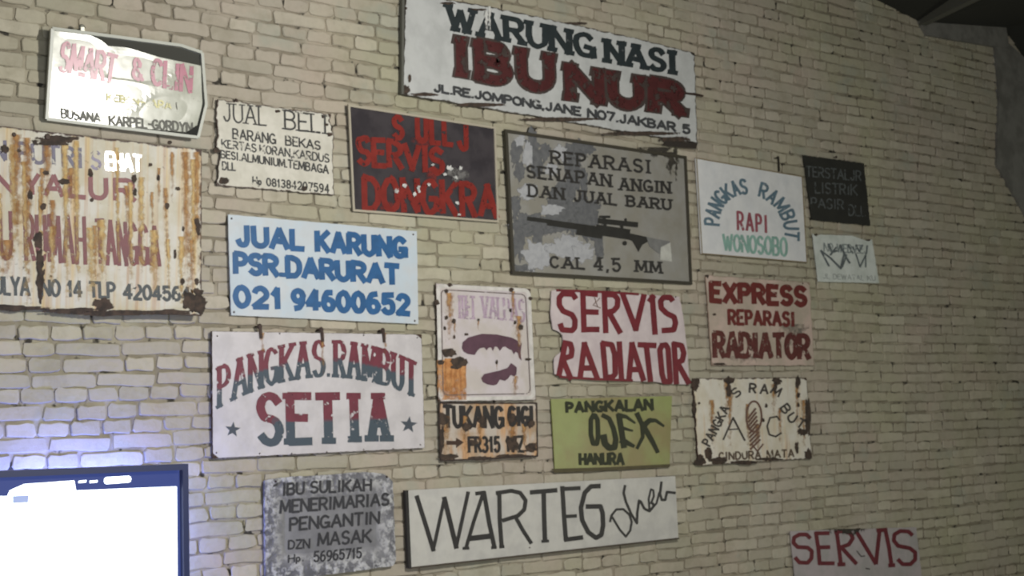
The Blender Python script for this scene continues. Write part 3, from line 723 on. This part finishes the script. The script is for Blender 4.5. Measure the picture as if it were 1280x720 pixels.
s.blobs([(554, 524, 8, 9), (583, 534, 8, 6), (603, 526, 6, 9), (640, 522, 6, 8), (640, 555, 9, 10), (664, 560, 9, 8), (560, 571, 14, 5), (600, 573, 22, 3), (640, 570, 26, 3), (664, 530, 5, 6), (592, 553, 7, 5), (553, 548, 3, 20)], M_SPOT, 'rust_patch', layer=4, rag=.3)
k = Ink(s, 5); k.stroke([(549, 504), (671, 504), (672, 570), (551, 576), (549, 504)], 1.6); k.done(paint((56, 44, 40), .3), 'dark_border')

# 14 red radiator sign
s = S('torn_radiator_sign', 'pinkish-white sign with huge dark red letters filling it and a torn left edge', 'sign',
      [(690, 363), (849, 371), (862, 480), (694, 474)], off=.028)
E = lambda pts: Z(pts, 685, 355, 5.33)
s.board(board_mat('pink_white', (240, 226, 226), (230, 214, 216), rough=.5, spots=(.78, .8), spotc=(150, 140, 140), seed=13), rag=.3,
        edges={'t': E([(25,45),(60,38),(400,52),(600,68),(875,85)]), 'r': E([(875,85),(900,210),(925,420),(945,668)]), 'b': E([(45,600),(150,632),(320,640),(480,645),(700,650),(840,668),(945,668)]),
               'l': E([(25,45),(20,200),(32,300),(75,318),(100,345),(100,440),(70,470),(45,482),(40,540),(45,600)])})
m14 = paint((120, 38, 48), .26); k = Ink(s)
for p in ([(180,90),(165,68),(100,65),(75,90),(75,140),(100,180),(160,205),(180,240),(178,290),(160,310),(95,305),(85,275)], [(232,55),(240,310)], [(232,60),(320,68)], [(240,185),(325,188)], [(240,303),(330,303)],
          [(375,65),(385,315)], [(375,70),(440,72),(465,100),(462,150),(435,180),(385,190)], [(410,195),(478,318)], [(500,75),(585,300)], [(638,80),(585,300)], [(695,85),(713,325)], [(680,110),(700,85)],
          [(825,105),(815,90),(770,90),(750,115),(755,160),(790,195),(840,220),(850,260),(838,305),(770,310)],
          [(115,395),(75,600)], [(110,392),(150,400),(160,440),(155,480),(110,495)], [(100,505),(150,625)], [(243,400),(215,620)], [(243,400),(325,620)], [(235,560),(300,560)],
          [(365,400),(385,620)], [(365,395),(425,405),(445,470),(448,600),(430,620),(385,622)], [(475,395),(490,630)], [(560,400),(540,630)], [(560,400),(635,635)], [(550,570),(615,570)],
          [(610,405),(710,410)], [(655,410),(682,640)], [(760,410),(745,440),(760,600),(775,650),(815,650),(812,600),(800,430),(785,405),(760,410)], [(840,400),(855,655)], [(840,400),(890,410),(905,460),(895,510),(855,525)], [(865,530),(935,655)]):
    k.stroke(E(p), 7)
k.stroke(E([(60, 42), (400, 54), (600, 68)]), 3); k.stroke(E([(80, 618), (320, 634), (560, 642)]), 3); k.done(m14)
for x, y in ((700, 362), (775, 364), (845, 371)): s.nail(x, y, .004)
k = Ink(s, 3); k.stroke(E([(310, 90), (330, 150)]), 1); k.stroke(E([(345, 95), (300, 140), (350, 160)]), 1); k.done(paint((120, 96, 84), .3), 'scratch')

# 15 motorcycle-taxi sign
s = S('olive_sign', 'olive-yellow sign with brush-painted black letters, under the torn radiator sign', 'sign',
      [(689, 499), (840, 495), (837, 583), (694, 589)], off=.026, tz=.02)
s.board(board_mat('olive_board', (164, 172, 104), (156, 144, 92), patch=(.42, .6), pscale=3, rough=.36, bump=.0002, spots=(.76, .8), spotc=(120, 100, 60), seed=14))
E = lambda pts: Z(pts, 685, 485, 6.54); k15 = paint((42, 46, 26), .2)
s.text('PANGKALAN', (708, 504, 515, 815, 499, 512), 4.2, k15, gap=.35, jit=.04); s.text('HANURA', (725, 568, 580, 779, 567, 580), 4, k15, gap=.3, jit=.04)
k = Ink(s)
k.stroke(E([(370,225),(350,260),(350,380),(370,455),(400,455),(410,400),(405,260),(385,225),(370,225)]), 6)
k.stroke(E([(450,225),(500,250),(535,330),(555,420),(545,485),(500,490),(465,455),(455,400)]), 5.5, w1=9)
k.stroke(E([(580,225),(620,475)]), 7.5); k.stroke(E([(580,225),(640,235),(710,285)]), 7, w1=2.5); k.stroke(E([(600,325),(690,350)]), 5, w1=2.5); k.stroke(E([(610,430),(700,475)]), 9, w1=4)
k.stroke(E([(730,215),(770,300),(775,400),(730,490)]), 6.5, w1=4); k.stroke(E([(780,310),(830,265),(880,265),(945,310)]), 8, w1=3); k.stroke(E([(780,310),(850,430),(895,520)]), 7.5, w1=5)
k.done(k15)
s.shape([(689, 586), (760, 584), (838, 580), (837, 584), (760, 588), (694, 591)], paint((84, 76, 50)), 'lower_lip', 2)

# 16 express radiator sign
s = S('pink_radiator_sign', 'smudged pinkish-beige sign with blocky brick-red capitals, under the arched barber sign', 'sign',
      [(882, 344), (1012, 353), (1018, 457), (890, 457)], off=.024)
s.board(board_mat('smudged_pink', (230, 206, 192), (204, 190, 172), patch=(.42, .58), pscale=6, rough=.6, edge=.004, edgec=(150, 130, 116), seed=15), rag=.5)
m16 = paint((114, 46, 42), .34)
s.text('EXPRESS', (889, 354, 376, 1006, 360, 381), 6.6, m16, gap=.42, contrast=-.05); s.text('REPARASI', (911, 388, 405, 992, 391, 407), 4.2, m16, gap=.42); s.text('RADIATOR', (893, 416, 445, 1010, 420, 447), 6.8, paint((100, 48, 44), .38), gap=.34)
s.stains([(990, 405, 460, 60), (930, 445, 460, 80), (1000, 410, 450, 30)], stain_mat('grey_smudge', (138, 130, 120), (120, 114, 104), .7, .55, 30), 'smudge', 1)
s.blobs([(893, 393, 3, 2), (884, 345, 3, 2), (900, 455, 10, 2)], M_SPOT, layer=4); s.nail(885, 347, .004); s.nail(1004, 354, .004)

# 17 rusty barber sign
s = S('rusty_barber_sign', 'rust-eaten cream barber sign with thin pencilled arched letters and a hatched oval', 'sign',
      [(866, 473), (1008, 472), (1015, 573), (873, 582)], off=.026)
s.board(board_mat('cream_enamel', (252, 246, 232), (244, 234, 210), rough=.5, streak=(.56, .74), streakc=(224, 200, 158), sx=22, sz=2, edge=.008, spots=(.68, .71), seed=16), rag=.6)
E = lambda pts: Z(pts, 860, 465, 5.757); i17 = paint((72, 66, 62), .26)
def path17(pts):
    def f(u, v):
        n = len(pts)-1; q = min(u*n, n-.001); i = int(q); t_ = q-i
        x = pts[i][0]+(pts[i+1][0]-pts[i][0])*t_; y = pts[i][1]+(pts[i+1][1]-pts[i][1])*t_
        dx, dy = pts[i+1][0]-pts[i][0], pts[i+1][1]-pts[i][1]; L = math.hypot(dx, dy)
        return 860+(x+dy/L*(v-.5)*62)/5.757, 465+(y-dx/L*(v-.5)*62)/5.757
    return f
k = Ink(s, 3); s.text('PANGKA', path17([(130, 520), (200, 390), (270, 250)]), 2.4, i17, 3, gap=.4); s.text('S', path17([(325, 165), (365, 130)]), 2.2, i17, 3); s.text('RA', path17([(445, 115), (575, 125)]), 2.6, i17, 3, gap=.7)
s.text('M', path17([(610, 120), (665, 150)]), 2.4, i17, 3); s.text('BUT', path17([(690, 245), (750, 330), (835, 385)]), 2.4, i17, 3, gap=.5)
k.stroke(E([(255, 485), (325, 330)]), 2.2); k.stroke(E([(325, 330), (408, 490)]), 2.4); k.stroke(E([(290, 415), (360, 410)]), 1.6)
k.stroke(E([(660, 345), (640, 320), (590, 330), (570, 390), (585, 450), (630, 465), (670, 440)]), 2.2); k.done(i17)
s.text('CINDURA MATA', (899, 566, 575, 992, 562, 571), 2.1, paint((96, 80, 66), .36), 3, gap=.4)
k = Ink(s, 3)
k.stroke(E([(475+55*math.cos(a*math.pi/10), 320+110*math.sin(a*math.pi/10)) for a in range(21)]), 2.4)
for q in range(9): k.stroke(E([(435+q*2, 330+q*28), (485+q*4, 265+q*28)]), 2.6)
k.stroke(E([(460, 520), (500, 570), (540, 520)]), 2); k.done(paint((112, 82, 70), .30), 'hatched_oval')
s.stains([(x, y0, y1, w) for x, y0, y1, w in ((908, 476, 520, 8), (912, 490, 560, 9), (890, 500, 570, 8), (967, 480, 520, 8), (996, 480, 560, 6), (1004, 500, 565, 8), (975, 510, 560, 6), (934, 505, 560, 6), (947, 530, 570, 10))], M_STREAK, layer=2)
s.blobs([(870, 480, 6, 10), (911, 476, 8, 6), (911, 488, 4, 10), (971, 476, 7, 5), (969, 485, 3, 8), (997, 478, 4, 9), (998, 494, 3, 4), (998, 506, 2, 3), (1003, 540, 8, 6), (1010, 520, 4, 28), (958, 507, 2, 3), (954, 525, 2, 3),
         (876, 576, 8, 8), (886, 566, 6, 9), (898, 576, 14, 5), (930, 578, 20, 3), (1010, 568, 6, 8), (868, 510, 3, 14), (874, 504, 2, 2), (996, 560, 3, 8), (960, 574, 20, 2)], M_SPOT, 'rust_patch', layer=5, rag=.3)

# 18 silver carved plaque
s = S('grey_plaque', 'rough grey sheet-metal sign with crumpled silvery edges and dark brushed letters', 'sign',
      [(331, 601), (491, 590), (494, 708), (332, 724)], off=.034)
t18 = NT('crumpled_grey'); co = t18.co(); nn = t18.noise(co, 26, 6, .7); ee = t18.math('SUBTRACT', 1.0, t18.step(t18.attr('edge'), .02, .085))
ra = t18.math('MULTIPLY', t18.step(nn, .46, .56), ee)
t18.l(t18.mix(ra, t18.mix(t18.step(t18.noise(co, 9, 4, .6), .4, .6), lin((142, 142, 146)), lin((124, 124, 128))), lin((226, 226, 226))), t18.b.inputs['Base Color'])
t18.b.inputs['Roughness'].default_value = .5; t18.b.inputs['Metallic'].default_value = .2; t18.bump(t18.math('MULTIPLY', nn, ee), .03, 1)
s.board(t18.m, rag=.5, edges={'t': [(331, 601), (350, 597), (400, 594), (455, 590), (480, 592), (491, 602)], 'r': [(491, 602), (493, 650), (495, 700), (492, 707)], 'b': [(332, 728), (400, 722), (440, 716), (492, 707)]}, th=.012)
i18 = paint((58, 58, 62), .28)
for txt, bb, w in (('IBU', (354, 605, 619, 380, 603, 617), 2.4), ('SULIKAH', (389, 602, 616, 464, 599, 613), 2.4), ('MENERIMARIAS', (351, 626, 641, 486, 617, 631), 2.5), ('PENGANTIN', (363, 648, 663, 474, 640, 654), 2.5),
                   ('DZN', (361, 676, 686, 387, 674, 685), 1.8), ('MASAK', (398, 667, 682, 464, 662, 677), 2.4), ('Hp.', (361, 694, 703, 380, 692, 701), 1.4), ('56965715', (393, 690, 702, 452, 685, 697), 1.8)):
    s.text(txt, bb, w*1.25, i18, 3, lean=-.03)
s.shape([(342, 606), (348, 603), (347, 607), (341, 609)], paint((60, 60, 62)), 'dark_mark', 3)
s.nail(345, 602, .005); s.nail(484, 596, .005)

# 19 long white sign, brush letters
s = S('long_white_sign', 'long tilted white board with large thin black brush letters and a slanted signature', 'sign',
      [(508, 613), (844, 595), (848, 672), (512, 709)], off=.03)
s.board(board_mat('plain_white', (226, 224, 216), (216, 214, 208), rough=.55, seed=18), th=.010, nu=50)
s.frame([(507, 613), (511, 710)], .014, .018, plain('black_trim', (44, 42, 40), .6), 'edge_trim', closed=False); s.frame([(512, 710), (848, 673)], .006, .014, plain('brown_trim', (74, 66, 56), .7), 'edge_trim', closed=False)
A = lambda p: Z(p, 500, 590, 5.76); B = lambda p: Z(p, 580, 580, 4.571); i19 = paint((52, 50, 50), .16); k = Ink(s)
for p, w in ((A([(122,180),(185,380),(240,560)]), 4.6), (A([(240,560),(320,190)]), 3.6), (A([(320,190),(405,540)]), 5), (A([(405,540),(490,150)]), 3.8), (A([(475,548),(530,360),(600,150)]), 3.8), (A([(605,150),(645,380),(680,540)]), 4.6),
             (A([(510,478),(650,462)]), 5.6), (A([(552,155),(605,148)]), 4), (A([(458,550),(492,548)]), 3), (A([(664,545),(688,543)]), 3), (A([(715,145),(718,340),(732,538)]), 4.4),
             (A([(700,152),(800,135),(865,150),(905,205),(895,270),(850,315),(745,348)]), 4.2), (A([(835,330),(885,420),(942,508)]), 4), (A([(722,540),(745,538)]), 3),
             (B([(385,162),(525,150)]), 4.6), (B([(455,155),(458,300),(463,440)]), 4.8), (B([(448,442),(480,440)]), 3), (B([(562,135),(572,300),(582,430)]), 4.6), (B([(562,143),(658,138)]), 4.2), (B([(575,300),(638,297)]), 3.6), (B([(580,432),(672,420)]), 4.6),
             (B([(772,126),(725,128),(690,165),(668,250),(675,320),(710,390),(755,422),(785,405),(795,350),(792,280),(780,242),(705,243)]), 4.8)): k.stroke(p, w*1.22)
k.done(i19)
k = Ink(s)
for p, w in ((B([(835,328),(842,295),(870,260),(910,258),(945,290),(958,330),(950,380),(925,415),(890,375),(845,300)]), 2.6), (B([(920,125),(912,165),(925,215),(955,285),(988,338),(990,280),(1000,210),(1010,215),(1030,255),(1060,270),(1085,240),(1078,225)]), 3),
             (B([(1060,265),(1055,200),(1068,145),(1082,150),(1085,185),(1068,225)]), 2.4), (B([(1060,268),(1100,225),(1115,165)]), 2.4), (B([(1128,105),(1120,170),(1130,205),(1150,205),(1160,160),(1205,165)]), 3)): k.stroke(p, w*1.1)
k.done(i19, 'signature'); s.nail(583.5+79, 684.5, .003); s.nail(509, 658, .005)

# 20 second servis sign, bottom right
s = S('lower_servis_sign', 'grey-white sign with thin dark red capitals, cut off by the bottom edge', 'sign',
      [(988, 664), (1145, 659), (1157, 760), (999, 772)], off=.026)
s.board(board_mat('grey_white_board', (206, 196, 198), (194, 190, 188), patch=(.45, .6), rough=.5, spots=(.78, .8), seed=19), rag=.3)
E = lambda pts: Z(pts, 980, 640, 6.737); k = Ink(s)
for p in ([(215,215),(190,190),(130,190),(85,215),(80,260),(115,295),(200,300),(235,330),(232,390),(200,428),(130,425),(100,390)], [(270,180),(290,310),(300,432)], [(270,180),(372,178)], [(290,298),(378,296)], [(300,432),(415,432)],
          [(445,170),(462,300),(480,440)], [(435,172),(500,158),(560,180),(580,220),(545,275),(470,300)], [(490,305),(605,430)], [(462,442),(505,440)], [(612,168),(770,430)], [(805,160),(775,430)], [(855,155),(885,300),(905,445)], [(790,155),(860,150)], [(890,450),(925,448)],
          [(1075,190),(1050,165),(980,160),(930,190),(925,240),(960,285),(1060,305),(1105,340),(1105,400),(1065,440),(1000,440),(965,405)]): k.stroke(E(p), 5)
k.done(paint((112, 44, 52), .2)); k = Ink(s, 2); k.stroke(E([(615, 330), (650, 375), (680, 370)]), 1.5); k.stroke(E([(690, 475), (720, 480)]), 1.5); k.done(paint((90, 84, 84), .3), 'scratch')
s.stains([(1060, 661, 672, 60)], M_DARKEDGE, 'dark_stain', 3); s.nail(1075, 661, .005)

# ------------------------------------------------------------------ television
s = S('television', 'large flat television with a glowing white screen and thin dark frame, bottom left corner', 'television',
      [(-470, 611), (228, 583.5), (233, 1010), (-460, 1010)], off=.34)
M_TV = plain('television_plastic', (46, 54, 92), .4)
s.frame([(-470, 611), (228, 583.5), (233, 1010), (-460, 1010)], .020, .05, M_TV, 'bezel')
s.board(plain('screen_dark', (24, 28, 48), .3, emit=(74, 92, 170), es=.55), th=.03, nu=4, nv=4, name='screen')
W_ = plain('lit_page', (240, 246, 255), .4, emit=(238, 248, 255), es=1.9)
s.shape([(-460, 628), (9, 620), (12, 613), (30, 605), (93, 600.5), (95, 613), (221, 608), (224, 1000), (-455, 1000)], W_, 'page', 6, 'glowing white page')
s.shape(rr(130, 596.5, 164, 594.5, 164, 603, 130, 605.5, 3)[:-1], W_, 'glowing_pill', 6)
for x in (98, 112): s.shape([(x, 601), (x+10, 600), (x+10, 603), (x, 604)], W_, 'glowing_dash', 6)
s.shape([(16, 620), (36, 619), (35, 628), (16, 629)], plain('page_icon', (130, 140, 170), .5, emit=(130, 146, 190), es=.9), 'page_icon', 12)
back = mesh('rear_cover', *(lambda v, f: (box(v, f, s.P(-440, 800, -.06), s.P(200, 800, -.06), Vector((0, 1, 0)), 1.0, .09), (v, f))[1])([], []), M_TV, s.e)
# steel arm holding it off the wall
v = []; f = []; c_ = s.P(60, 720, -.03); box(v, f, c_, Vector((c_.x, WY-s.o.y-.016, c_.z)), Vector((0, 0, 1)), .05, .08); mesh('wall_bracket', v, f, M_NAIL, s.e)

build_bricks()
